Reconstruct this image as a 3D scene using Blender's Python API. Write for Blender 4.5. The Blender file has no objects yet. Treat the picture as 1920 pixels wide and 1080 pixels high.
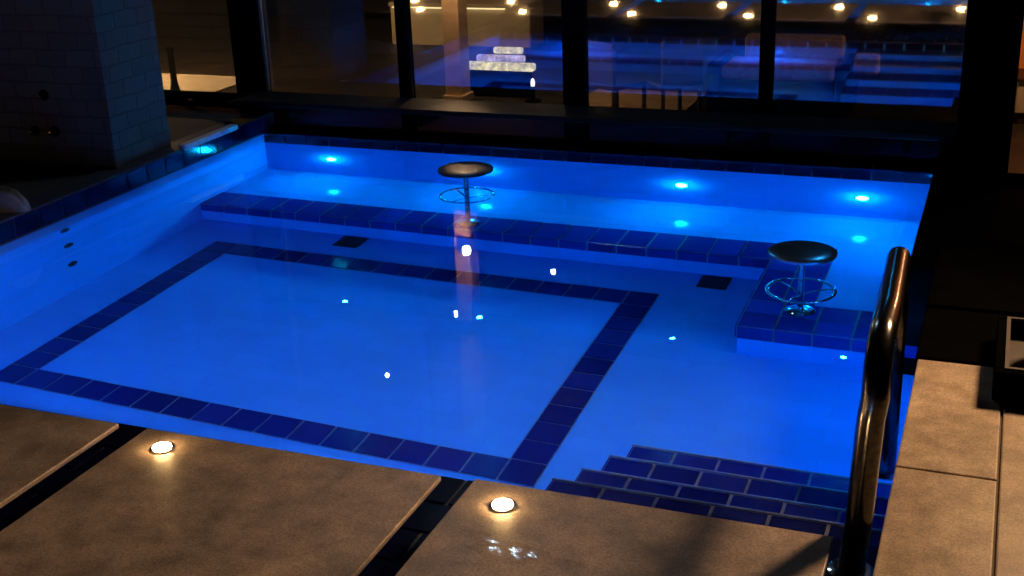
import bpy, bmesh, math, random
from mathutils import Vector, Matrix
random.seed(7)
C = bpy.context.scene.collection
SC = bpy.context.scene
S = 1.3                                  # plan unit -> metres
R = math.radians

# ------------------------------------------------------------------ camera
def look():
    p, ya, ro = R(20.3187), R(-22.0845), R(-2.1881)
    fw = Vector((math.sin(ya)*math.cos(p), math.cos(ya)*math.cos(p), -math.sin(p)))
    r = fw.cross(Vector((0, 0, 1))).normalized(); u = r.cross(fw)
    r2 = r*math.cos(ro) + u*math.sin(ro); u2 = -r*math.sin(ro) + u*math.cos(ro)
    return Matrix((r2, u2, -fw)).transposed()
cd = bpy.data.cameras.new("camera"); co = bpy.data.objects.new("camera", cd); C.objects.link(co)
cd.sensor_width = 36; cd.lens = 36*2338.7/1920; cd.clip_start = .05; cd.clip_end = 2000
co.matrix_world = Matrix.Translation((0, 0, 1.6*S)) @ look().to_4x4()
SC.camera = co

# ------------------------------------------------------------------ night sky, a trace of moonlight
w = bpy.data.worlds.new("World"); SC.world = w; w.use_nodes = True
nt = w.node_tree; bg = nt.nodes['Background']
sky = nt.nodes.new('ShaderNodeTexSky'); sky.sky_type = 'NISHITA'; sky.sun_disc = False
sky.sun_elevation = R(-6); sky.sun_rotation = R(200)
nt.links.new(sky.outputs[0], bg.inputs[0]); bg.inputs[1].default_value = .0008

SC.view_settings.view_transform = 'Standard'; SC.view_settings.look = 'None'
SC.view_settings.exposure = 0; SC.view_settings.gamma = 1
cy = SC.cycles
cy.use_denoising = True
try: cy.denoiser = 'OPENIMAGEDENOISE'
except Exception: pass
cy.max_bounces = 14; cy.diffuse_bounces = 8; cy.glossy_bounces = 6; cy.transmission_bounces = 10
cy.transparent_max_bounces = 24; cy.caustics_reflective = True; cy.caustics_refractive = True
cy.sample_clamp_indirect = 40.0; cy.blur_glossy = .3

# ------------------------------------------------------------------ plan numbers (plan units)
XL, XR, XN = -3.829, -.155, -.265        # left wall, right wall, face of the dark wall
SX = -1.015
YB, YN, YG = 5.843, 2.55, 5.955           # back wall, near wall, glass
DS, DF = .616, .876                      # shelf and floor depth
ZS = .168                                # top of stone slabs
YS = 5.185                               # front edge of the shelf

# ------------------------------------------------------------------ materials
def mat(name):
    m = bpy.data.materials.new(name); m.use_nodes = True
    return m, m.node_tree, m.node_tree.nodes['Principled BSDF']
def nd(nt, t, **k):
    n = nt.nodes.new(t)
    for a, v in k.items():
        if a.startswith('i_'): n.inputs[a[2:].replace('_', ' ')].default_value = v
        else: setattr(n, a, v)
    return n
def ramp(nt, fac, stops):
    n = nt.nodes.new('ShaderNodeValToRGB'); e = n.color_ramp.elements
    while len(e) < len(stops): e.new(.5)
    for i, (p, c) in enumerate(stops):
        e[i].position = p; e[i].color = (*c, 1)
    nt.links.new(fac, n.inputs[0]); return n.outputs[0]
def noise(nt, scale, detail=4, rough=.55, vec=None, dist=0):
    n = nd(nt, 'ShaderNodeTexNoise'); n.inputs['Scale'].default_value = scale
    n.inputs['Detail'].default_value = detail; n.inputs['Roughness'].default_value = rough
    n.inputs['Distortion'].default_value = dist
    if vec is None: vec = nd(nt, 'ShaderNodeTexCoord').outputs['Object']
    nt.links.new(vec, n.inputs['Vector']); return n.outputs[0]
def bump(nt, b, h, s=.2, d=.01):
    n = nd(nt, 'ShaderNodeBump'); n.inputs['Strength'].default_value = s; n.inputs['Distance'].default_value = d
    nt.links.new(h, n.inputs['Height']); nt.links.new(n.outputs[0], b.inputs['Normal'])
def simple(name, col, rough=.5, metal=0, nscale=12, var=.25, bs=0, coat=0, spec=.5):
    m, nt, b = mat(name)
    f = noise(nt, nscale)
    c = ramp(nt, f, [(.3, tuple(v*(1-var) for v in col)), (.7, tuple(min(1, v*(1+var)) for v in col))])
    nt.links.new(c, b.inputs['Base Color'])
    b.inputs['Roughness'].default_value = rough; b.inputs['Metallic'].default_value = metal
    b.inputs['Coat Weight'].default_value = coat; b.inputs['Specular IOR Level'].default_value = spec; b.inputs['IOR'].default_value = 1.5 if spec > .1 else 1.08
    if bs: bump(nt, b, noise(nt, nscale*6), bs, .003)
    return m
def emit(name, col, st):
    m, nt, b = mat(name)
    b.inputs['Base Color'].default_value = (.02, .02, .02, 1)
    b.inputs['Emission Color'].default_value = (*col, 1); b.inputs['Emission Strength'].default_value = st
    return m

def shelfglow(name, col, st):
    m, nt, b = mat(name); b.inputs['Base Color'].default_value = (.1, .1, .1, 1)
    f = noise(nt, 16, 3, .7)
    c = ramp(nt, f, [(.36, tuple(v*.28 for v in col)), (.50, tuple(v*.6 for v in col)), (.62, col)])
    nt.links.new(c, b.inputs['Emission Color']); b.inputs['Emission Strength'].default_value = st
    return m
def plaster():
    m, nt, b = mat('pale_pool_tile')
    g = nd(nt, 'ShaderNodeNewGeometry'); s = nd(nt, 'ShaderNodeSeparateXYZ'); nt.links.new(g.outputs['Position'], s.inputs[0])
    sn = nd(nt, 'ShaderNodeSeparateXYZ'); nt.links.new(g.outputs['True Normal'], sn.inputs[0])
    # flat floors use x,y; walls use x+y,z
    az = nd(nt, 'ShaderNodeMath', operation='ABSOLUTE'); nt.links.new(sn.outputs[2], az.inputs[0])
    gt = nd(nt, 'ShaderNodeMath', operation='GREATER_THAN'); nt.links.new(az.outputs[0], gt.inputs[0]); gt.inputs[1].default_value = .5
    su = nd(nt, 'ShaderNodeMath', operation='ADD'); nt.links.new(s.outputs[0], su.inputs[0]); nt.links.new(s.outputs[1], su.inputs[1])
    fl = nd(nt, 'ShaderNodeCombineXYZ'); nt.links.new(s.outputs[0], fl.inputs[0]); nt.links.new(s.outputs[1], fl.inputs[1])
    wl = nd(nt, 'ShaderNodeCombineXYZ'); nt.links.new(su.outputs[0], wl.inputs[0]); nt.links.new(s.outputs[2], wl.inputs[1])
    mx = nd(nt, 'ShaderNodeMix', data_type='VECTOR')
    nt.links.new(gt.outputs[0], mx.inputs[0]); nt.links.new(wl.outputs[0], mx.inputs[4]); nt.links.new(fl.outputs[0], mx.inputs[5])
    br = nd(nt, 'ShaderNodeTexBrick', offset=.5)
    br.inputs['Color1'].default_value = (.055, .285, .66, 1); br.inputs['Color2'].default_value = (.06, .305, .70, 1)
    br.inputs['Mortar'].default_value = (.051, .265, .62, 1)
    br.inputs['Scale'].default_value = 1; br.inputs['Brick Width'].default_value = .24; br.inputs['Row Height'].default_value = .12
    br.inputs['Mortar Size'].default_value = .0025
    nt.links.new(mx.outputs[1], br.inputs['Vector'])
    f = noise(nt, 1.6, 3)
    h = nd(nt, 'ShaderNodeHueSaturation'); nt.links.new(br.outputs[0], h.inputs['Color'])
    mr = nd(nt, 'ShaderNodeMapRange'); nt.links.new(f, mr.inputs[0]); mr.inputs[3].default_value = .86; mr.inputs[4].default_value = 1.12
    nt.links.new(mr.outputs[0], h.inputs['Value']); nt.links.new(h.outputs[0], b.inputs['Base Color'])
    b.inputs['Roughness'].default_value = .12; b.inputs['Specular IOR Level'].default_value = .13
    return m
def darktile(name='cobalt_tile', k=1):
    m, nt, b = mat(name)
    g = nd(nt, 'ShaderNodeNewGeometry')
    c = ramp(nt, g.outputs['Random Per Island'], [(0, (.010*k, .016*k, .15*k)), (.5, (.013*k, .024*k, .21*k)), (1, (.022*k, .034*k, .25*k))])
    nt.links.new(c, b.inputs['Base Color']); b.inputs['Roughness'].default_value = .12
    bump(nt, b, noise(nt, 14, 2), .04, .01)
    return m
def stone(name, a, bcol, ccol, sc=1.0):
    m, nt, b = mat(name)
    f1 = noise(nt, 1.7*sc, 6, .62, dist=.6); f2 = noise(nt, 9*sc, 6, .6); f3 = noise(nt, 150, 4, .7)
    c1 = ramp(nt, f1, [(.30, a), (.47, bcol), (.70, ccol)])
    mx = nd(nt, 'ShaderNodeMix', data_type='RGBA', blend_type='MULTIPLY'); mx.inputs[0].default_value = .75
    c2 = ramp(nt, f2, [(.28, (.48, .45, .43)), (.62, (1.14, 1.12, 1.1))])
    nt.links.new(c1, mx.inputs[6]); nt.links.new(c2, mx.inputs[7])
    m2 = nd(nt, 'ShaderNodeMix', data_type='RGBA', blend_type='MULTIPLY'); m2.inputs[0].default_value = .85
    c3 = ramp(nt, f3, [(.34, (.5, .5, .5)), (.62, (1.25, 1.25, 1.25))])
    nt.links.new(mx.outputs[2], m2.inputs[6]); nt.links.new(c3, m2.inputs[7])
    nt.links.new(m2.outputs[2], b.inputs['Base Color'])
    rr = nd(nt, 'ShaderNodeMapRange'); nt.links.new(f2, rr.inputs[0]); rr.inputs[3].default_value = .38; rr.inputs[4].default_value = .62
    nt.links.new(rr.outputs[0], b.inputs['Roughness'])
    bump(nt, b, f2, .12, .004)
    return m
def brick():
    m, nt, b = mat('rough_brick')
    g = nd(nt, 'ShaderNodeNewGeometry'); s = nd(nt, 'ShaderNodeSeparateXYZ'); nt.links.new(g.outputs['Position'], s.inputs[0])
    su = nd(nt, 'ShaderNodeMath', operation='ADD'); nt.links.new(s.outputs[0], su.inputs[0]); nt.links.new(s.outputs[1], su.inputs[1])
    wl = nd(nt, 'ShaderNodeCombineXYZ'); nt.links.new(su.outputs[0], wl.inputs[0]); nt.links.new(s.outputs[2], wl.inputs[1])
    # ragged courses: nudge the coordinates a little
    nn = nd(nt, 'ShaderNodeTexNoise'); nn.inputs['Scale'].default_value = 5
    nt.links.new(g.outputs['Position'], nn.inputs['Vector'])
    v1 = nd(nt, 'ShaderNodeVectorMath', operation='SCALE'); nt.links.new(nn.outputs[1], v1.inputs[0]); v1.inputs[3].default_value = .03
    v2 = nd(nt, 'ShaderNodeVectorMath', operation='ADD'); nt.links.new(wl.outputs[0], v2.inputs[0]); nt.links.new(v1.outputs[0], v2.inputs[1])
    br = nd(nt, 'ShaderNodeTexBrick', offset=.5)
    br.inputs['Color1'].default_value = (.042, .042, .044, 1); br.inputs['Color2'].default_value = (.032, .030, .030, 1)
    br.inputs['Mortar'].default_value = (.018, .0175, .0175, 1)
    br.inputs['Scale'].default_value = 1; br.inputs['Brick Width'].default_value = .215; br.inputs['Row Height'].default_value = .102
    br.inputs['Mortar Size'].default_value = .007; br.inputs['Mortar Smooth'].default_value = .3; br.inputs['Bias'].default_value = 0
    nt.links.new(v2.outputs[0], br.inputs['Vector'])
    nt.links.new(br.outputs[0], b.inputs['Base Color']); b.inputs['Roughness'].default_value = .85
    inv = nd(nt, 'ShaderNodeMath', operation='SUBTRACT'); inv.inputs[0].default_value = 1; nt.links.new(br.outputs[1], inv.inputs[1])
    ad = nd(nt, 'ShaderNodeMath', operation='MULTIPLY_ADD'); nt.links.new(noise(nt, 25, 5), ad.inputs[0]); ad.inputs[1].default_value = .5
    nt.links.new(inv.outputs[0], ad.inputs[2])
    bump(nt, b, ad.outputs[0], .7, .012)
    return m
def watermat():
    m, nt, b = mat('clear_water')
    b.inputs['Base Color'].default_value = (.96, .99, 1, 1); b.inputs['Transmission Weight'].default_value = 1
    b.inputs['IOR'].default_value = 1.333; b.inputs['Roughness'].default_value = 0
    f = noise(nt, 2.2, 2, .5)
    bump(nt, b, f, .05, .02)
    return m
def wetmat():
    m, nt, b = mat('wet_film'); nt.nodes.remove(b); out = nt.nodes['Material Output']
    tr = nd(nt, 'ShaderNodeBsdfTransparent'); gl = nd(nt, 'ShaderNodeBsdfGlossy'); gl.inputs['Roughness'].default_value = .10
    tr.inputs[0].default_value = (.93, .92, .91, 1)
    mr = nd(nt, 'ShaderNodeMapRange'); nt.links.new(noise(nt, 38, 3, .65), mr.inputs[0])
    mr.inputs[1].default_value = .50; mr.inputs[2].default_value = .66; mr.inputs[3].default_value = 0; mr.inputs[4].default_value = .10
    mx = nd(nt, 'ShaderNodeMixShader'); nt.links.new(mr.outputs[0], mx.inputs[0])
    nt.links.new(tr.outputs[0], mx.inputs[1]); nt.links.new(gl.outputs[0], mx.inputs[2]); nt.links.new(mx.outputs[0], out.inputs[0])
    return m
def glassmat(name='tinted_glass', tint=(.86,.87,.90), lo=.22):
    m, nt, b = mat(name); nt.nodes.remove(b); out = nt.nodes['Material Output']
    tr = nd(nt, 'ShaderNodeBsdfTransparent'); tr.inputs[0].default_value = (*tint, 1)
    gl = nd(nt, 'ShaderNodeBsdfGlossy'); gl.inputs['Roughness'].default_value = .028; gl.inputs[0].default_value = (.95, .97, 1, 1)
    lw = nd(nt, 'ShaderNodeLayerWeight'); lw.inputs[0].default_value = .35
    mr = nd(nt, 'ShaderNodeMapRange'); nt.links.new(lw.outputs['Fresnel'], mr.inputs[0])
    mr.inputs[1].default_value = 0; mr.inputs[2].default_value = 1; mr.inputs[3].default_value = lo; mr.inputs[4].default_value = .75 if lo > .1 else .12
    mx = nd(nt, 'ShaderNodeMixShader'); nt.links.new(mr.outputs[0], mx.inputs[0])
    nt.links.new(tr.outputs[0], mx.inputs[1]); nt.links.new(gl.outputs[0], mx.inputs[2]); nt.links.new(mx.outputs[0], out.inputs[0])
    return m

M = dict(
    pale=plaster(), tile=darktile(), joint=simple('sandy_joint', (.10, .075, .052), .9, nscale=30), counter=simple('black_counter', (.006, .006, .007), .4, nscale=8, spec=.12), grout=simple('pale_grout', (.10, .125, .22), .6, nscale=30), sgrout=simple('step_grout', (.13, .15, .23), .5, nscale=30), btile=darktile('dark_cobalt_tile', .6), rtile=darktile('navy_rim_tile', .12), rgrout=simple('dark_grout', (.03, .035, .06), .6, nscale=30),
    slab=stone('brown_travertine', (.15, .127, .112), (.32, .255, .212), (.50, .395, .325)),
    paver=stone('sand_paver', (.25, .185, .12), (.36, .27, .18), (.44, .34, .23), 1.4),
    black=simple('shaded_black_stone', (.0015, .0015, .0016), .8, nscale=8, bs=.05, spec=.03), blackwood=simple('black_wood', (.003, .003, .003), .6, nscale=6, bs=.05, spec=.03),  # black stone taken darker to hold the shade of the unlit steps
    frame=simple('black_frame', (.004, .004, .0045), .5, nscale=20, spec=.03), strip=simple('dull_strip', (.16, .14, .14), .5, nscale=20, spec=.2), steel=simple('polished_steel', (.62, .60, .57), .13, 1, nscale=40, var=.08),
    seat=simple('dark_seat', (.04, .05, .08), .32, nscale=20, spec=.3), seat2=simple('grey_seat', (.50, .55, .62), .22, .9, nscale=20), rsteel=simple('worn_steel', (.11, .11, .11), .2, 1, nscale=60, var=.45), drain=simple('dark_drain', (.02, .022, .03), .4), brick=brick(),
    water=watermat(), wet=wetmat(), cool=emit('cool_bulb', (.55, .8, 1), 260), glass=glassmat(), dglass=glassmat('dark_glass', (.22,.18,.16), .010), soil=simple('bare_ground', (.05, .042, .035), .9, nscale=3),
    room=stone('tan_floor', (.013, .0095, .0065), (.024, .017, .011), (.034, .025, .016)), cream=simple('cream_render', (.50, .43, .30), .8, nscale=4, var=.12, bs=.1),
    column=simple('tan_column', (.50, .33, .19), .7, nscale=5, var=.12), coping=simple('pale_coping', (.45, .48, .55), .4, nscale=20),
    cloth=simple('pale_cloth', (.17, .165, .16), .95, nscale=25, bs=.3), tan=simple('tan_board', (.04, .030, .022), .6), sofa=simple('beige_fabric', (.42, .30, .25), .9, nscale=30, bs=.2),
    wood=simple('dark_chair_wood', (.03, .018, .012), .5, nscale=8), chrome=simple('chrome', (.8, .8, .8), .1, 1),
    led=emit('blue_pool_light', (.0025, .47, 1.0), 600), fill_right=emit('right_fill_light', (.001, .26, 1.0), 500), fill_near=emit('near_fill_light', (.001, .26, 1.0), 1450), deck=emit('warm_deck_light', (1, .58, .22), 330), bulb=emit('warm_bulb', (1, .70, .38), 300), sbulb=emit('sconce_bulb', (1, .62, .30), 800), rbulb=emit('end_wall_fill_bulb', (1, .52, .22), 1300), lbulb=emit('left_fill_bulb', (1, .58, .25), 9000),
    spot=emit('blue_spot', (.02, .40, 1), 330), tier=shelfglow('warm_lit_shelf', (1, .88, .50), 2.0), tierv=shelfglow('violet_lit_shelf', (.72, .62, 1), 1.6),
    strip_l=emit('warm_light_strip', (1, .76, .34), 2.6),
    candle=emit('candle_flame', (.9, .9, .8), 3),
)

# ------------------------------------------------------------------ builders
class MB:
    def __init__(s): s.v = []; s.f = []; s.sm = []
    def add(s, vs, fs, smooth=False):
        o = len(s.v); s.v += [tuple(v) for v in vs]
        for f in fs: s.f.append([i+o for i in f]); s.sm.append(smooth)
        return s
    def box(s, x0, y0, z0, x1, y1, z1):
        return s.add([(x0,y0,z0),(x1,y0,z0),(x1,y1,z0),(x0,y1,z0),(x0,y0,z1),(x1,y0,z1),(x1,y1,z1),(x0,y1,z1)],
                     [(0,3,2,1),(4,5,6,7),(0,1,5,4),(1,2,6,5),(2,3,7,6),(3,0,4,7)])
    def bbox(s, x0, y0, z0, x1, y1, z1, b=.004):          # box with chamfered edges
        bm = bmesh.new(); bmesh.ops.create_cube(bm, size=1)
        for v in bm.verts: v.co = Vector(((x0+x1)/2+v.co.x*(x1-x0), (y0+y1)/2+v.co.y*(y1-y0), (z0+z1)/2+v.co.z*(z1-z0)))
        bmesh.ops.bevel(bm, geom=list(bm.edges), offset=b, segments=2, affect='EDGES', profile=.5)
        s.bm(bm); bm.free(); return s
    def bm(s, bm, smooth=False):
        bm.verts.ensure_lookup_table(); bm.verts.index_update()
        return s.add([v.co[:] for v in bm.verts], [[v.index for v in f.verts] for f in bm.faces], smooth)
    def lathe(s, c, prof, n=32, ax=(0,0,1), sm=True):     # prof: (radius, height) pairs
        ax = Vector(ax).normalized(); q = Vector((0,0,1)).rotation_difference(ax); c = Vector(c)
        vs, fs = [], []
        for r, h in prof:
            for k in range(n):
                a = 2*math.pi*k/n; vs.append(c + q @ Vector((r*math.cos(a), r*math.sin(a), h)))
        for i in range(len(prof)-1):
            for k in range(n):
                fs.append((i*n+k, i*n+(k+1)%n, (i+1)*n+(k+1)%n, (i+1)*n+k))
        fs.append(tuple(range(n))[::-1]); fs.append(tuple((len(prof)-1)*n+k for k in range(n)))
        return s.add(vs, fs, sm)
    def tube(s, pts, r, n=14, closed=False):
        pts = [Vector(p) for p in pts]; N = len(pts); vs, fs = [], []; up = None
        for i, p in enumerate(pts):
            a = pts[(i-1) % N] if (closed or i > 0) else p; b = pts[(i+1) % N] if (closed or i < N-1) else p
            t = (b-a).normalized()
            if up is None: up = t.orthogonal().normalized()
            up = (up - t*up.dot(t)).normalized(); w = t.cross(up)
            for k in range(n):
                an = 2*math.pi*k/n; vs.append(p + (up*math.cos(an)+w*math.sin(an))*r)
        for i in range(N if closed else N-1):
            j = (i+1) % N
            for k in range(n): fs.append((i*n+k, i*n+(k+1)%n, j*n+(k+1)%n, j*n+k))
        if not closed: fs += [tuple(range(n))[::-1], tuple((N-1)*n+k for k in range(n))]
        return s.add(vs, fs, True)
    def build(s, name, m, parent=None, sharp=True):
        o0 = parent['_o'] if parent is not None else (0,0,0)
        me = bpy.data.meshes.new(name)
        me.from_pydata([((v[0]-o0[0])*S, (v[1]-o0[1])*S, (v[2]-o0[2])*S) for v in s.v], [], s.f)
        for p, q in zip(me.polygons, s.sm): p.use_smooth = q
        if any(s.sm) and sharp: me.set_sharp_from_angle(angle=R(40))
        me.materials.append(m); me.update()
        o = bpy.data.objects.new(name, me); C.objects.link(o)
        if parent is not None: o.parent = parent
        o['_o'] = o0
        return o
def tag(o, label, cat, group=None, kind=None):
    o['label'] = label; o['category'] = cat
    if group: o['group'] = group
    if kind: o['kind'] = kind
    return o
def thing(name, label, cat, loc, group=None):
    o = bpy.data.objects.new(name, None); C.objects.link(o); o.location = Vector(loc)*S; o['_o'] = tuple(loc)
    o.empty_display_size = .1
    return tag(o, label, cat, group)
def struct(name, mb, m, label, cat):
    return tag(mb.build(name, m), label, cat, None, 'structure')

def tiles(mb, o, u, v, n, lu, lv, nu, nv, gap=.009, t=.006, off=0, b=.0018):
    """rows of separate glazed tiles lying on a bed: o corner, u/v unit directions, n outward"""
    o, u, v, n = Vector(o), Vector(u), Vector(v), Vector(n); pu, pv = lu/nu, lv/nv
    for j in range(nv):
        sh = off*(j % 2)*pu
        cuts = [0] + [i*pu - sh for i in range(1, nu+2) if 0 < i*pu - sh < lu-1e-6] + [lu]
        for a, c in zip(cuts, cuts[1:]):
            a0, a1, b0, b1 = a+gap/2, c-gap/2, j*pv+gap/2, (j+1)*pv-gap/2
            if a1-a0 < .008: continue
            tt = t*random.uniform(.9, 1.1)
            base = [o+u*x+v*y for x, y in ((a0,b0),(a1,b0),(a1,b1),(a0,b1))]
            top = [o+u*x+v*y+n*tt for x, y in ((a0+b,b0+b),(a1-b,b0+b),(a1-b,b1-b),(a0+b,b1-b))]
            fs = [(4,5,6,7),(0,1,5,4),(1,2,6,5),(2,3,7,6),(3,0,4,7)]
            if u.cross(v).dot(n) < 0: fs = [f[::-1] for f in fs]
            mb.add(base+top, fs)
    return mb

# ------------------------------------------------------------------ ground and pool
struct('ground', MB().add([(-90,-90,-1.3),(90,-90,-1.3),(90,90,-1.3),(-90,90,-1.3)], [(0,1,2,3)]), M['soil'], 'bare dark ground below everything', 'ground')
struct('pool_floor', MB().box(XL-.1, YN-.1, -DF-.15, XR+.1, YB+.1, -DF), M['pale'], 'pale tiled floor of the blue lit pool', 'pool floor')
bx0, bx1, by0, by1, bw = -3.568, -1.307, 3.343, 4.919, .137
fb = MB().box(bx0, by0, -DF+.001, bx1, by0+bw, -DF+.004).box(bx0, by1-bw, -DF+.001, bx1, by1, -DF+.004)
fb.box(bx0, by0+bw, -DF+.001, bx0+bw, by1-bw, -DF+.004).box(bx1-bw, by0+bw, -DF+.001, bx1, by1-bw, -DF+.004)
bed = struct('pool_floor_band', fb, M['grout'], 'rectangular band of cobalt tiles laid in the pool floor', 'tile band')
t = MB(); z = -DF+.004
tiles(t, (bx0,by0,z), (1,0,0), (0,1,0), (0,0,1), bx1-bx0, bw, 17, 1)
tiles(t, (bx0,by1-bw,z), (1,0,0), (0,1,0), (0,0,1), bx1-bx0, bw, 17, 1)
tiles(t, (bx0,by0+bw,z), (0,1,0), (1,0,0), (0,0,1), by1-by0-2*bw, bw, 10, 1)
tiles(t, (bx1-bw,by0+bw,z), (0,1,0), (1,0,0), (0,0,1), by1-by0-2*bw, bw, 10, 1)
t.build('cobalt_tile', M['btile'], bed)

struct('pool_wall_left', MB().box(XL-.14, 1.2, -1.1, XL, YB+.2, .035), M['pale'], 'pale tiled left wall of the pool with three jets', 'pool wall')
struct('pool_wall_back', MB().box(XL, YB, -1.1, XN, YB+.03, -.045), M['pale'], 'pale tiled back wall of the pool holding the lamps', 'pool wall')
struct('pool_wall_right', MB().box(XR, YN-.3, -1.1, XR+.12, 4.45, .09), M['pale'], 'pale tiled right wall of the pool below the pavers', 'pool wall')
nb = struct('pool_bench', MB().box(XL+.001, YN+.001, -DF, SX-.002, YN+.27, -.47), M['pale'], 'pale bench along the near wall below the slabs', 'pool bench')
t = MB()
tiles(t, (XL,YN+.27,-.60), (1,0,0), (0,0,1), (0,1,0), SX-XL, .125, 21, 1)
tiles(t, (XL,YN+.17,-.47), (1,0,0), (0,1,0), (0,0,1), SX-XL, .10, 21, 1)
t.build('cobalt_tile', M['tile'], nb)
struct('pool_wall_near', MB().box(XL, YN-.1, -1.1, XR, YN, .03), M['pale'], 'pale tiled near wall of the pool below the slabs', 'pool wall')

# raised seat shelf along the back wall with its return under the second stool
KX, KY, TW, TV = -.88, 4.455, .205, .115
sh = MB().box(XL, YS+.004, -DF, XN, YB, -DS-.004)
sh.box(KX+.004, KY+.004, -DF, XR, YS+.004, -DS-.004)
shelf = struct('pool_shelf', sh, M['pale'], 'pale raised seating shelf along the back of the pool', 'pool shelf')
g = MB()
g.box(XL, YS, -DS-.004, KX, YS+TW, -DS-.001).box(XL, YS, -DS-TV, KX, YS+.003, -DS-.004)
g.box(KX, KY, -DS-.004, KX+.26, YS+TW, -DS-.001).box(KX, KY, -DS-TV, KX+.003, YS, -DS-.004)
g.box(KX+.26, KY, -DS-.004, XR, KY+.27, -DS-.001).box(KX+.003, KY, -DS-TV, XR, KY+.003, -DS-.004)
g.build('grout_bed', M['grout'], shelf)
t = MB(); z = -DS-.001
tiles(t, (XL,YS,z), (1,0,0), (0,1,0), (0,0,1), KX-XL, TW, 21, 1)
tiles(t, (XL,YS,-DS-TV), (1,0,0), (0,0,1), (0,-1,0), KX-XL, TV, 21, 1)
tiles(t, (KX,KY+.27,z), (0,1,0), (1,0,0), (0,0,1), YS+TW-KY-.27, .26, 2, 2)
tiles(t, (KX,KY,z), (1,0,0), (0,1,0), (0,0,1), XR-KX, .27, 5, 2)
tiles(t, (KX,KY,-DS-TV), (1,0,0), (0,0,1), (0,-1,0), XR-KX, TV, 5, 1)
tiles(t, (KX,KY,-DS-TV), (0,1,0), (0,0,1), (-1,0,0), YS-KY, TV, 5, 1)
t.build('cobalt_tile', M['tile'], shelf)

# entry steps at the near right
STP = [(2.745, -.05), (2.985, -.25), (3.25, -.45), (3.505, -.65)]
SX = -1.015
sb, st, rz, ns = MB(), MB(), MB(), MB()
ya = YN
for i, (ye, zt) in enumerate(STP):
    sb.box(SX+.003, ya, -DF, XR, ye-.003, zt-.003)
    lo = STP[i+1][1] if i < 3 else -DF
    tiles(st, (SX,ya,zt-.003), (1,0,0), (0,1,0), (0,0,1), XR-SX, ye-ya-.010, 6, 1, off=0, gap=.009)
    rz.box(SX+.006, ye-.003, lo, XR, ye+.001, zt-.016)
    tiles(st, (SX+.003,ya,-DF), (0,1,0), (0,0,1), (-1,0,0), ye-ya, zt+DF-.004, 1, max(1, round((zt+DF)/.2)), gap=.010)
    # rounded nosing that catches the light
    ns.tube([(SX-.002, ye-.004, zt-.003), (XR-.002, ye-.004, zt-.003)], .0062, 8)
    ya = ye
steps = struct('pool_steps', sb, M['sgrout'], 'four cobalt tiled steps leading down into the pool beside the handrail', 'pool steps')
st.build('cobalt_tile', M['btile'], steps)
ns.build('nosing', M['sgrout'], steps)
rz.build('pale_riser', M['pale'], steps)

# dark tile rims
rb, rt = MB(), MB()
rb.box(XL, YB-.004, -.045, XN, YG+.12, .040)
tiles(rt, (XL,YB-.004,-.045), (1,0,0), (0,0,1), (0,-1,0), XN-XL, .085, 26, 1)
tiles(rt, (XL,YB-.004,.040), (1,0,0), (0,1,0), (0,0,1), XN-XL, .05, 26, 1)
rt.tube([(XL, YB-.004, .040), (XN, YB-.004, .040)], .008, 8)
rim = struct('pool_rim_back', rb, M['rgrout'], 'dark tiled rim along the back of the pool under the glass', 'pool rim')
rt.build('navy_tile', M['rtile'], rim)
rb, rt = MB(), MB()
rb.box(XL-.14, 1.2, .036, XL, YB+.2, .136)
tiles(rt, (XL,2.55,.040), (0,1,0), (0,0,1), (1,0,0), 3.28, .092, 22, 1)
rim = struct('pool_rim_left', rb, M['rgrout'], 'dark tiled upstand along the left side of the pool', 'pool rim')
rt.build('navy_tile', M['rtile'], rim)
MB().bbox(XL-.03, 5.10, .122, XL+.014, 5.58, .152, .005).build('coping', M['coping'], rim)
rb, rt = MB(), MB()
rb.box(-8, 1.40, -1.1, XR, YN-.004, .046)
tiles(rt, (XL,1.75,.046), (1,0,0), (0,1,0), (0,0,1), XR-XL, .796, 27, 6, off=.5)
tiles(rt, (XL,YN-.004,-.04), (1,0,0), (0,0,1), (0,1,0), XR-XL, .085, 27, 1)
rim = struct('pool_rim_near', rb, M['rgrout'], 'dark tiled channel floor running beneath the stone slabs', 'pool rim')
rt.build('navy_tile', M['rtile'], rim)

nx, ny = 2, 2
struct('water', MB().add([(XL-.01,YN-.01,0),(XR+.01,YN-.01,0),(XR+.01,YB+.005,0),(XL-.01,YB+.005,0)], [(0,1,2,3)]), M['water'],
       'still clear blue lit water filling the pool', 'water')

# ------------------------------------------------------------------ pool fittings
def pool_lamp(x, y, z, label, d=-1, grp='underwater lamps on the back wall', mt='led', r=.029, ax='y'):
    dv = (d,0,0) if ax == 'x' else (0,d,0)
    t = thing('pool_lamp', label, 'lamp', (x, y, z), grp)
    MB().lathe((x,y,z), [(r*1.18,0),(r*1.18,.004),(r*1.1,.006),(r*1.02,.006),(r*1.02,.002)], 24, dv).build('bezel', M['steel'], t)
    MB().lathe((x,y,z), [(r,.003),(r*.98,.009),(r*.84,.016),(r*.5,.022),(r*.06,.0245)], 24, dv).build('lens', M[mt], t)
    return t
for x, z, l in ((-3.411,-.313,'round cyan underwater lamp at the left end of the back wall'),
                (-2.50,-.318,'round cyan underwater lamp hidden behind the seat of the far stool'),
                (-1.444,-.328,'round cyan underwater lamp on the back wall midway between the two stools'),
                (-.575,-.332,'round cyan underwater lamp at the right end of the back wall')):
    pool_lamp(x, YB, z, l)
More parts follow.
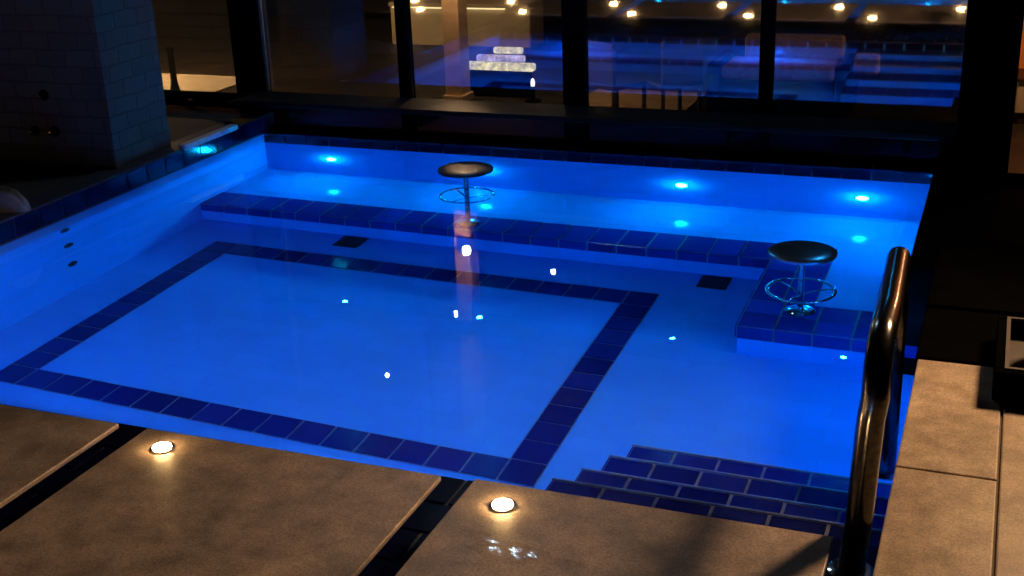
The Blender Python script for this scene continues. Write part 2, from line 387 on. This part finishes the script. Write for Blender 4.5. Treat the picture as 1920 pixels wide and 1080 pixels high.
for x, y, z, l in ((XN, 5.35, -.33, 'added blue fill lamp on the right wall under the dark wall'), (XR, 4.22, -.36, 'added blue fill lamp on the right wall beside the near stool'),
                   (XR, 3.72, -.36, 'added blue fill lamp on the right wall past the steps')):  # unseen fill lamps added to brighten the pool from the right
    pool_lamp(x, y, z, l, -1, 'added fill lamps on the right wall', 'fill_right', r=.026, ax='x')

for x, l in ((-3.18,'added blue fill lamp on the near wall below the lower left slab'), (-1.67,'added blue fill lamp on the near wall below the middle slab')):  # unseen fill lamps added for the near floor, behind the mullions in reflection
    pool_lamp(x, YN, -.22, l, 1, 'added fill lamps on the near wall', 'fill_near', r=.028)

for y, z, l in ((4.180,-.045,'topmost of three small dark jet nozzles on the left wall'), (4.187,-.279,'middle of three small dark jet nozzles on the left wall'), (4.194,-.545,'lowest of three small dark jet nozzles on the left wall')):
    t = thing('jet_nozzle', l, 'jet nozzle', (XL,y,z), 'jets in the left pool wall')
    MB().lathe((XL,y,z), [(.030,0),(.030,.004),(.024,.008),(.018,.008),(.016,.002)], 20, (1,0,0)).build('ring', M['drain'], t)
    MB().lathe((XL,y,z), [(.013,.001),(.012,.010),(.006,.012)], 14, (1,0,0)).build('nozzle', M['drain'], t)
for x, l in ((-2.917,'dark square floor drain nearer the left wall below the shelf'), (-1.111,'dark square floor drain on the right near the tiled return')):
    t = thing('floor_drain', l, 'drain', (x,5.115,-DF), 'square drains in the pool floor')
    f = MB(); a = .066; y = 5.108
    for q in ((x-a,y-a,x+a,y-a+.012),(x-a,y+a-.012,x+a,y+a),(x-a,y-a+.012,x-a+.012,y+a-.012),(x+a-.012,y-a+.012,x+a,y+a-.012)):
        f.box(q[0],q[1],-DF,q[2],q[3],-DF+.008)
    f.build('frame', M['drain'], t)
    f = MB().box(x-a+.012,y-a+.012,-DF,x+a-.012,y+a-.012,-DF+.002)
    for k in range(7): f.box(x-a+.016+k*.0155,y-a+.012,-DF+.002,x-a+.024+k*.0155,y+a-.012,-DF+.007)
    f.build('grate', M['drain'], t)

def stool(x, y, zb, zs, zr, label, sm='seat'):
    t = thing('bar_stool', label, 'stool', (x,y,zb), 'steel bar stools standing in the pool')
    MB().lathe((x,y,zs-.024), [(.03,0),(.120,.001),(.132,.005),(.134,.011),(.132,.017),(.122,.021),(.08,.023),(.02,.024)], 40).build('seat', M[sm], t)
    MB().lathe((x,y,zb+.008), [(.013,0),(.013,zs-.024-zb-.008+.003)], 20).build('post', M['steel'], t)
    MB().lathe((x,y,zb), [(.060,0),(.060,.006),(.045,.012),(.018,.016)], 28).build('base_flange', M['steel'], t)
    ring = [(x+.130*math.cos(a), y+.130*math.sin(a), zr) for a in [2*math.pi*k/48 for k in range(48)]]
    MB().tube(ring, .0085, 10, True).build('foot_ring', M['steel'], t)
    for k in range(3):
        a = R(20+120*k); pts = []
        for q in range(9):
            f = q/8; rr = .012+.118*f; pts.append((x+rr*math.cos(a), y+rr*math.sin(a), zr-.045*(1-f)**2))
        MB().tube(pts, .0065, 8).build('spoke', M['steel'], t)
    return t
stool(-2.359, 5.283, -DS+.004, .083, -.19, 'dark round bar stool on the shelf edge far out near the glass')
stool(-.669, 4.655, -DS+.004, .023, -.395, 'grey blue round bar stool on the tiled return beside the handrail', 'seat2')

# handrail: near post, top bar, far leg running into the water
hx, hy0, hy1, hz, hr, hn = -.213, 2.425, 3.385, .492, .029, .575
t = thing('handrail', 'polished steel pool handrail arching over the tiled steps', 'handrail', (hx,hy0,.05))
hx0, hxt, hxf = -.213, -.187, -.220
pts = [(hx0,hy0,.046), (hx0+.010,hy0,.18), (hxt-.006,hy0,hn-.15)]
for k in range(1, 9):
    a = math.pi/2*k/8; pts.append((hxt-.004*k/8, hy0+.13-.13*math.cos(a), hn-.13+.13*math.sin(a)))
for f in (.25,.5,.75): pts.append((hxt+(hxf-hxt)*f, hy0+.13+(hy1-hy0-.26)*f, hn+(hz-hn)*f))
for k in range(0, 9):
    a = math.pi/2*k/8; pts.append((hxf, hy1-.13+.13*math.sin(a), hz-.13+.13*math.cos(a)))
pts += [(hxf,hy1,.15), (hxf,hy1,-.05), (hxf,hy1,-.44)]
MB().tube(pts, hr, 22).build('rail_tube', M['rsteel'], t)
MB().lathe((hx0,hy0,.046), [(.05,0),(.05,.008),(.034,.014)], 28).build('base_flange', M['steel'], t)
MB().lathe((hxf,hy1,-.444), [(.05,0),(.05,.008),(.034,.014)], 28).build('foot_flange', M['steel'], t)

# ------------------------------------------------------------------ stone slabs, pavers, deck lights
def deck_light(x, y, label, grp='round warm lights let into the slabs'):
    t = thing('deck_light', label, 'deck light', (x,y,ZS), grp)
    MB().lathe((x,y,ZS), [(.030,.0005),(.0295,.0025),(.024,.003)], 28).build('bezel', M['steel'], t)
    MB().lathe((x,y,ZS), [(.0235,.0032),(.0232,.0055),(.020,.0075),(.012,.0088),(.003,.0092)], 28).build('lens', M['deck'], t)
SLB = [(-1.070,-.247,'brown stone slab at the right end beside the handrail'), (-1.990,-1.152,'large brown stone slab in the middle of the row'),
       (-2.915,-2.081,'brown stone slab cut off by the lower left of the view'), (-3.84,-3.00,'brown stone slab next to the left pool rim')]
SLB += [(-3.84-.925*k, -3.0-.925*k, 'brown stone slab out beyond the left pool rim') for k in range(1, 5)]
for i, (a, b, l) in enumerate(SLB):
    r = random.uniform(0, 100)
    s = MB().bbox(a, 1.47, .154, b, 2.350+(.012 if i == 0 else 0), ZS, .0025).build('stone_slab', M['slab'])
    tag(s, l, 'slab', 'stone slabs bridging the channel')
    n = ('right end', 'middle', 'lower left', 'left rim')[i] if i < 4 else None
    deck_light(a+.108, 2.265, f'round warm deck light near the pool side corner of the {n} slab' if n else 'round warm deck light at the pool side of a slab beyond the left rim')
    deck_light(b-.12, 1.72, f'round warm deck light at the far side of the {n} slab' if n else 'round warm deck light at the rear of a slab beyond the left rim')
tag(MB().bbox(XR+.001, 1.30, .095, .068, 2.713, ZS, .004).build('stone_paver', M['paver']), 'sand coloured paver nearest the viewer along the right edge', 'paver', 'sand coloured pavers on the right')
tag(MB().bbox(XR+.001, 2.719, .095, .068, 3.366, ZS, .004).build('stone_paver', M['paver']), 'sand coloured paver lying against the black step', 'paver', 'sand coloured pavers on the right')
tag(MB().bbox(.074, 1.30, .095, 1.0, 3.366, ZS-.003, .004).build('stone_paver', M['paver']), 'wide sand coloured paver under the low black box', 'paver', 'sand coloured pavers on the right')
struct('paving_base', MB().box(XR+.12, 1.30, -1.2, 1.6, 3.37, .094).box(XR+.004,1.31,.0955,.99,3.36,.157), M['joint'], 'base under the sand coloured pavers', 'paving base')
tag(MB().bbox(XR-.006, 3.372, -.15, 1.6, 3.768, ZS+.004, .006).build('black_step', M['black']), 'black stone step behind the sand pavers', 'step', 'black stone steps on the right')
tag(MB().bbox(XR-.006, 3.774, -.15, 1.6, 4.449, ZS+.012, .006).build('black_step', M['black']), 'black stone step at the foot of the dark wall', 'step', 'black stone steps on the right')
tag(MB().bbox(XN, 4.452, -1.1, 1.2, 5.595, .06, .006).box(XN+.0015, 5.5945, -1.1, -.181, YG-.036, .05).build('black_plinth', M['blackwood']), 'low black plinth beside the right end of the pool', 'plinth')
tag(MB().bbox(-.178, 5.60, -1.1, .046, YG+.10, 3.3, .006).build('dark_wall', M['blackwood']), 'tall near black wooden wall at the right end of the glass', 'wall')
# low black box with a tan lining
t = thing('black_box', 'low open black box with a tan rim on the right paver', 'box', (.3,3.3,ZS))
x0, y0, x1, y1, zt = .044, 3.142, .52, 3.56, .250
f = MB(); th = .030
f.bbox(x0,y0,ZS+.001,x1,y0+th,zt).bbox(x0,y0+th,ZS+.002,x0+th,y1-th,zt-.001).bbox(x1-th,y0+th,ZS+.002,x1,y1-th,zt-.001).bbox(x0,y1-th,ZS+.012,x1,y1,zt)
f.build('side', M['black'], t)
f = MB(); a = th
for q in ((x0+a-.006,y0+a-.006,x1-a+.006,y0+a+.004),(x0+a-.006,y1-a-.004,x1-a+.006,y1-a+.006),(x0+a-.006,y0+a+.004,x0+a+.004,y1-a-.004),(x1-a-.004,y0+a+.004,x1-a+.006,y1-a-.004)):
    f.box(q[0],q[1],zt-.004,q[2],q[3],zt+.004)
f.build('rim', M['tan'], t)
MB().box(x0+a,y0+a,ZS+.016,x1-a,y1-a,ZS+.030).build('lining', M['tan'], t)
b = thing('dark_bowl', 'dark round bowl sitting inside the low black box', 'bowl', (.26,3.34,ZS+.03))
MB().lathe((.26,3.34,ZS+.031), [(.07,0),(.10,.02),(.13,.06),(.14,.10),(.132,.10),(.12,.06),(.09,.025),(.02,.015)], 36).build('bowl_shell', M['black'], b)
MB().lathe((.26,3.34,ZS+.027), [(.075,.0),(.078,.004),(.07,.006)], 30).build('foot', M['black'], b)

# ------------------------------------------------------------------ left side: deck, brick pier, shower fitting, towel
struct('left_deck', MB().box(-9, 2.55, -1.2, XL-.14, YB+.2, .125), M['soil'], 'dark deck left of the pool under the pier', 'deck')
tag(MB().box(-5.3, 4.67, .1365, -3.90, 5.10, 2.4).build('brick_pier', M['brick']), 'rough brick pier rising from the left pool rim', 'pier')
t = thing('shower_mixer', 'three small chrome shower knobs on dark plates on the brick pier', 'shower mixer', (-4.29,4.67,.36))
for x, z in ((-4.262,.476),(-4.350,.299),(-4.232,.301)):
    MB().lathe((x,4.669,z), [(.026,0),(.026,.008),(.024,.012)], 20, (0,-1,0)).build('backplate', M['black'], t)
    k = MB().lathe((x,4.659,z), [(.008,0),(.008,.016),(.013,.018),(.014,.026),(.010,.032),(.003,.033)], 20, (0,-1,0)).build('knob', M['rsteel'], t)
# folded towel
bm = bmesh.new(); n, m_ = 28, 14; L = [[None]*(m_+1) for _ in range(n+1)]
def towel(lay):
    vs, fs = [], []
    for i in range(n+1):
        u = i/n
        for j in range(m_+1):
            v = j/m_
            tap = (1-max(0, (u-.62)/.38)**2.2*.8)
            x = -4.34+.52*u*(1-.04*lay); y = 3.97+.0*lay+(v-.5)*.19*tap + .04*math.sin(u*3)
            edge = (1-abs(2*v-1)**4)*(1-max(0, (u-.8)/.2)**3)*(1-max(0, (.1-u)/.1)**2)
            z = .140+edge*(.060+.012*math.sin(9*u+2*v)+.008*math.sin(17*v+4*u)) 
            vs.append((x, y, z))
    for i in range(n):
        for j in range(m_):
            a = i*(m_+1)+j; fs.append((a, a+m_+1, a+m_+2, a+1))
    k = len(vs)
    vs += [(x, y, .137) for x, y, z in vs]
    fs += [tuple(q+k for q in f[::-1]) for f in fs]
    rim_ = [i*(m_+1) for i in range(n+1)] + [n*(m_+1)+j for j in range(1, m_+1)] + [i*(m_+1)+m_ for i in range(n-1, -1, -1)] + [j for j in range(m_-1, 0, -1)]
    for a, b in zip(rim_, rim_[1:]+rim_[:1]): fs.append((b, a, a+k, b+k))
    return MB().add(vs, fs, True)
tag(towel(0).build('towel', M['cloth']), 'pale crumpled towel lying on the left pool rim', 'towel')

# ------------------------------------------------------------------ glass wall with its frame
gw = thing('glass_wall', 'wide glass wall in a black frame behind the pool', 'glass wall', (-2.1,YG,.045))
XE, ZT = -5.9, 3.3
posts = [(-5.75,-5.62), (-5.05,-4.99), (-4.035,-3.845), (-3.010,-2.946), (-2.085,-1.968), (-1.096,-1.034), (-.186,-.120)]
for a, b in posts: MB().bbox(a, YG-.03, .045, b, YG+.04, ZT, .004).build('mullion', M['frame'], gw)
MB().bbox(-3.842, YG-.022, .26, -3.824, YG-.005, 1.6, .003).build('edge_strip', M['strip'], gw)
for (a, b), (c, d) in zip(posts, posts[1:]):
    MB().bbox(b, YG-.010, .190, c, YG+.020, .232, .004).build('transom', M['frame'], gw)
    MB().bbox(b, YG-.022, .042, c, YG+.032, .070, .004).build('sill_rail', M['frame'], gw)
    MB().bbox(b, YG-.022, ZT-.1, c, YG+.032, ZT-.001, .004).build('head_rail', M['frame'], gw)
    MB().box(b, YG+.003, .070, c, YG+.008, .190).build('window_pane', M['dglass'], gw)
    MB().box(b, YG+.003, .232, c, YG+.008, ZT-.1).build('window_pane', M['glass'], gw)
ct = thing('bar_counter', 'long black bar counter running along the glass above the far pool edge', 'counter', (-2.1,5.8,.24))
MB().bbox(XL-.06, 5.655, .236, -.180, YG-.034, .262, .004).build('counter_top', M['counter'], ct)
for k in range(5): MB().bbox(-3.6+k*.8, 5.70, .16, -3.575+k*.8, YG-.036, .235, .003).build('bracket', M['frame'], ct)
# shade beam with four blue spots, above the view but mirrored in the water
tag(MB().bbox(-4.0, YG-.065, .985, -.27, YG-.035, 1.07, .004).build('beam', M['frame']), 'black beam across the glass carrying four blue spots', 'beam')
for x, l in ((-3.42,'leftmost small blue spotlight under the beam'), (-2.58,'second small blue spotlight from the left under the beam'), (-1.49,'third small blue spotlight from the left under the beam'), (-.62,'rightmost small blue spotlight under the beam')):
    t = thing('blue_spotlight', l, 'spotlight', (x,YG-.09,.97), 'blue spotlights under the beam')
    MB().lathe((x,YG-.09,.969), [(.022,0),(.022,.03),(.016,.032)], 18, (0,0,-1)).build('housing', M['frame'], t)
    MB().box(x-.05,YG-.072,.86,x+.05,YG-.0655,.99).build('backplate', M['frame'], t)  # plate added to block the spot's second image in the glass
    MB().lathe((x,YG-.09,.936), [(.015,0),(.012,.006),(.004,.009)], 16, (0,0,-1)).build('lens', M['spot'], t)

t = thing('head_lamp', 'cool white lamp high on the glass wall head', 'lamp', (-2.46,YG-.03,2.78))
MB().bbox(-2.70,YG-.05,2.74,-2.22,YG-.031,2.82,.004).build('bracket', M['frame'], t)
for x in (-2.63,-2.46,-2.30): MB().lathe((x,YG-.05,2.78), [(.034,0),(.032,.012),(.02,.022),(.003,.026)], 18, (0,-1,0)).build('bulb', M['cool'], t)
def puddle():
    vs, fs = [], []; n_, c = 40, (-.872, 2.098)
    for q in range(6):
        for k in range(n_):
            a = 2*math.pi*k/n_; rr = (q/5)*(1+.28*math.sin(3*a+1)+.18*math.sin(5*a+2)+.10*math.sin(9*a))
            vs.append((c[0]+.115*rr*math.cos(a), c[1]+.040*rr*math.sin(a)-.01*math.cos(a), ZS+.0012*(1-(q/5)**4)+.0003))
    for q in range(5):
        for k in range(n_): fs.append((q*n_+k, q*n_+(k+1)%n_, (q+1)*n_+(k+1)%n_, (q+1)*n_+k))
    return MB().add([(x,y,z) for x,y,z in vs], [f[::-1] for f in fs], True)
tag(puddle().build('puddle', M['wet'], sharp=False), 'small wet patch glinting on the right end slab', 'puddle')

# ------------------------------------------------------------------ beyond the glass
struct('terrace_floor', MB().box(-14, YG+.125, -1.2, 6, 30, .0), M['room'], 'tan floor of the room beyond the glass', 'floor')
col = thing('tan_column', 'slim tan column with a wall lamp seen through the glass', 'column', (-3.16,7.05,0))
MB().bbox(-3.225,6.98,.002,-3.115,7.12,2.3,.006).build('shaft', M['column'], col)
MB().bbox(-3.240,6.965,.001,-3.100,7.135,.05,.006).build('plinth', M['column'], col)
sc = thing('wall_lamp', 'warm glowing wall lamp high on the slim tan column', 'lamp', (-3.15,6.98,.94))
MB().bbox(-3.19,6.962,.87,-3.08,6.979,.97,.003).build('bracket', M['frame'], sc)
MB().tube([(-3.115,6.962,.92),(-3.09,6.86,.945)], .006, 8).build('arm', M['frame'], sc)
MB().lathe((-3.085,6.86,.895), [(.010,0),(.022,.012),(.026,.03),(.018,.046),(.006,.05)], 20).build('shade', M['sbulb'], sc)
def pendant(x, y, z, l, m='bulb'):
    t = thing('pendant_lamp', l, 'lamp', (x,y,z), 'pendant lamps in the room beyond the glass')
    MB().lathe((x,y,z), [(.006,-.022),(.014,-.014),(.018,0),(.014,.014),(.008,.022)], 18).build('bulb', M[m], t)
    MB().lathe((x,y,z+.022), [(.010,0),(.014,.03),(.004,.034),(.003,2.9-z)], 12).build('cord', M['frame'], t)
pendant(-3.03, 8.3, 1.554, 'lowest small bright pendant lamp beyond the glass')
pendant(-3.84, 8.3, 1.98, 'small bright pendant lamp at middle height beyond the glass')
pendant(-4.50, 8.3, 2.59, 'highest small bright pendant lamp beyond the glass')

# tiered lit display
dx, dy = -2.96, 7.20
t = thing('lit_display', 'three tiered glowing display shelf seen through the glass', 'display', (dx,dy,0))
MB().bbox(-3.17,dy+.005,.001,-2.75,dy+.055,.165,.006).build('stand', M['blackwood'], t)
MB().bbox(-3.197,dy-.005,.168,-2.726,dy+.06,.214,.010).build('tier', M['tier'], t)
MB().bbox(-3.11,dy+.005,.222,-2.79,dy+.055,.262,.012).build('tier', M['tierv'], t)
MB().bbox(-2.995,dy+.010,.272,-2.80,dy+.050,.312,.012).build('tier', M['tier'], t)
c = thing('candle', 'small glowing candle beside the tiered display', 'candle', (-2.70,7.12,0))
MB().lathe((-2.70,7.12,.001), [(.05,0),(.05,.01),(.012,.02),(.012,.085),(.02,.095)], 20).build('holder', M['frame'], c)
MB().lathe((-2.70,7.12,.097), [(.012,0),(.014,.02),(.010,.04),(.002,.05)], 14).build('flame', M['candle'], c)

# lit garden wall with a ledge
t = thing('cream_wall', 'low cream wall with a lit ledge far beyond the glass', 'wall', (-4.4,9.0,0))
MB().bbox(-4.58,8.95,.001,-3.40,9.25,.30,.01).build('lower_wall', M['cream'], t)
MB().bbox(-4.58,8.92,.302,-3.40,9.25,.335,.008).build('ledge', M['cream'], t)
MB().box(-4.55,8.925,.292,-3.60,8.948,.301).build('light_strip', M['strip_l'], t)
MB().bbox(-4.58,9.15,.337,-3.40,9.25,.9,.01).build('upper_wall', M['cream'], t)
pendant(-5.8, 7.0, .80, 'added bright pendant lamp hidden behind the brick pier', 'lbulb')  # unseen lamp added to warm the floor at the left
tag(MB().bbox(-6.2,6.5,.001,-4.90,7.45,.012,.004).build('rug', M['cream']), 'pale rug lit warmly behind the silhouettes at the left', 'rug')

# dining chairs and a round table
def chair(x, y, rz, label):
    t = thing('chair', label, 'chair', (x,y,0), 'wooden chairs beyond the glass')
    c, s_ = math.cos(rz), math.sin(rz)
    def bxr(a, b, z0, d, e, z1):
        m = MB().bbox(a,b,z0,d,e,z1,.004); m.v = [(x+v[0]*c-v[1]*s_, y+v[0]*s_+v[1]*c, v[2]) for v in m.v]; return m
    bxr(-.13,-.13,.20,.13,.13,.225).build('seat', M['wood'], t)
    bxr(-.125,.105,.227,.125,.13,.46).build('backrest', M['wood'], t)
    for a, b in ((-.125,-.125),(.105,-.125),(-.125,.105),(.105,.105)): bxr(a,b,.001,a+.02,b+.02,.199).build('leg', M['wood'], t)
tag(MB().bbox(-2.42,7.02,.001,-1.72,7.55,.010,.003).build('floor_mat', M['column']), 'tan mat lying behind the dark chairs beyond the glass', 'mat')
chair(-2.06, 6.75, 2.6, 'wooden chair beside the tall candle beyond the glass')
chair(-1.76, 6.86, -2.4, 'wooden chair in front of the beige sofa beyond the glass')
p = thing('round_pouf', 'dark rounded pouf silhouetted against the pale rug at the left', 'pouf', (-4.42,6.18,0))
MB().lathe((-4.42,6.18,.012), [(.10,0),(.125,.02),(.13,.06),(.11,.11),(.07,.14),(.02,.15)], 28).build('cushion_body', M['blackwood'], p)
MB().lathe((-4.42,6.18,.001), [(.09,0),(.09,.011)], 24).build('foot', M['frame'], p)
p = thing('low_bench', 'dark low bench beside the pouf behind the glass', 'bench', (-4.15,6.30,0))
MB().bbox(-4.32,6.22,.08,-3.95,6.40,.105,.006).build('seat', M['blackwood'], p)
for a, b in ((-4.31,6.23),(-3.98,6.23),(-4.31,6.37),(-3.98,6.37)): MB().box(a,b,.001,a+.02,b+.02,.079).build('leg', M['blackwood'], p)
v = thing('tall_vase', 'dark bottle shaped vase silhouetted at the left beside the pier', 'vase', (-4.62,6.15,0))
MB().lathe((-4.62,6.15,.001), [(.05,0),(.075,.03),(.085,.09),(.06,.15),(.03,.19),(.02,.24),(.018,.42),(.024,.43)], 24).build('vase_body', M['blackwood'], v)
MB().lathe((-4.62,6.15,.43), [(.022,.002),(.022,.014),(.015,.016)], 20).build('lip', M['blackwood'], v)

t = thing('sofa', 'beige fabric sofa dimly lit beyond the glass on the right', 'sofa', (-1.15,6.95,0))
MB().bbox(-1.47,6.80,.05,-.85,7.18,.245,.02).build('base', M['blackwood'], t)
MB().bbox(-1.465,6.79,.250,-.855,7.10,.325,.02).build('seat', M['sofa'], t)
MB().bbox(-1.40,7.105,.250,-.855,7.22,.44,.02).build('backrest', M['sofa'], t)
MB().bbox(-1.55,6.80,.05,-1.472,7.22,.34,.03).build('armrest', M['blackwood'], t)
MB().bbox(-.848,6.80,.05,-.77,7.22,.34,.03).build('armrest', M['blackwood'], t)
for a, b in ((-1.52,6.83),(-.82,6.83),(-1.52,7.17),(-.82,7.17)): MB().box(a,b,.001,a+.025,b+.025,.049).build('leg', M['blackwood'], t)
tag(MB().bbox(-.76,6.82,.29,-.63,6.90,.40,.02).build('cushion', M['sofa']), 'small beige cushion propped at the right of the sofa', 'cushion')

# orange lit end wall at the far right, a pale cabinet before it
tag(MB().bbox(.02, 7.4, .002, 2.4, 7.5, 2.3, .006).build('orange_wall', simple('orange_render', (.62,.20,.05), .8, nscale=4, var=.1)), 'orange lit wall glimpsed at the far right edge', 'wall')
t = thing('side_cabinet', 'pale low cabinet in front of the orange wall', 'cabinet', (.35,7.2,0))
MB().bbox(.06,7.1,.06,.6,7.38,.23,.006).build('carcass', M['cream'], t)
MB().bbox(.05,7.08,.232,.61,7.39,.25,.004).build('cabinet_top', M['wood'], t)
for a in (.08,.55): MB().box(a,7.12,.001,a+.03,7.15,.059).build('leg', M['wood'], t)
pendant(.62, 6.75, .75, 'added bright pendant lamp before the orange wall', 'rbulb')  # lamp added to light the end wall

# wall lantern that lights the slabs, right of the dark wall
t = thing('wall_lantern', 'warm lantern fixed right of the dark wall, lighting the slabs', 'lantern', (.9,4.62,1.85))
MB().bbox(.76,4.52,.2,1.04,4.70,2.6,.01).build('post_wall', M['blackwood'], t)
aim = (Vector((-1.0,2.0,.17))-Vector((.9,4.40,1.86))).normalized(); p0 = Vector((.9,4.40,1.86))
MB().tube([(.9,4.519,1.98),(.9,4.45,1.98),tuple(p0-aim*.05)], .012, 10).build('arm', M['frame'], t)
MB().lathe(p0-aim*.06, [(.02,0),(.05,.02),(.062,.10),(.058,.10),(.046,.022)], 24, aim).build('hood', M['frame'], t)
MB().lathe(p0-aim*.035, [(.030,0),(.028,.012),(.014,.022),(.003,.024)], 18, aim).build('lens', M['deck'], t)
l = bpy.data.lights.new('lantern_light', 'SPOT'); l.energy = 560; l.color = (1,.60,.31); l.shadow_soft_size = .24
l.spot_size = R(100); l.spot_blend = .75
o = bpy.data.objects.new('lantern_light', l); C.objects.link(o)
o.rotation_mode = 'QUATERNION'; o.location = (p0+aim*.05)*S; o.rotation_quaternion = aim.to_track_quat('-Z', 'Y')

# ------------------------------------------------------------------ second pool and deck on the near side (seen mirrored in the glass)
struct('pool_floor_second', MB().box(-8, .25, -.75, -.16, 1.40, -.60), M['pale'], 'pale floor of the second pool behind the slabs', 'pool floor')
struct('pool_wall_second', MB().box(-8, .10, -1.1, -.16, .25, .12), M['pale'], 'pale wall of the second pool behind the slabs', 'pool wall')
struct('pool_wall_second_side', MB().box(-.16, .10, -1.1, -.02, 1.40, .12), M['pale'], 'pale right wall of the second pool', 'pool wall')
struct('water_second', MB().add([(-8,.24,.02),(-.15,.24,.02),(-.15,1.41,.02),(-8,1.41,.02)], [(0,1,2,3)]), M['water'], 'still water of the second pool behind the slabs', 'water')
for x, l in ((-3.13,'round cyan lamp at the left of the second pool'), (-1.94,'round cyan lamp in the middle of the second pool'), (-.69,'round cyan lamp at the right of the second pool')):
    pool_lamp(x, .25, -.12, l, 1, 'underwater lamps of the second pool')
struct('near_deck', MB().box(-9, -6, -1.2, 4, .10, .15), M['slab'], 'stone deck the viewer stands on', 'deck')

for o in SC.objects:
    if '_o' in o: del o['_o']
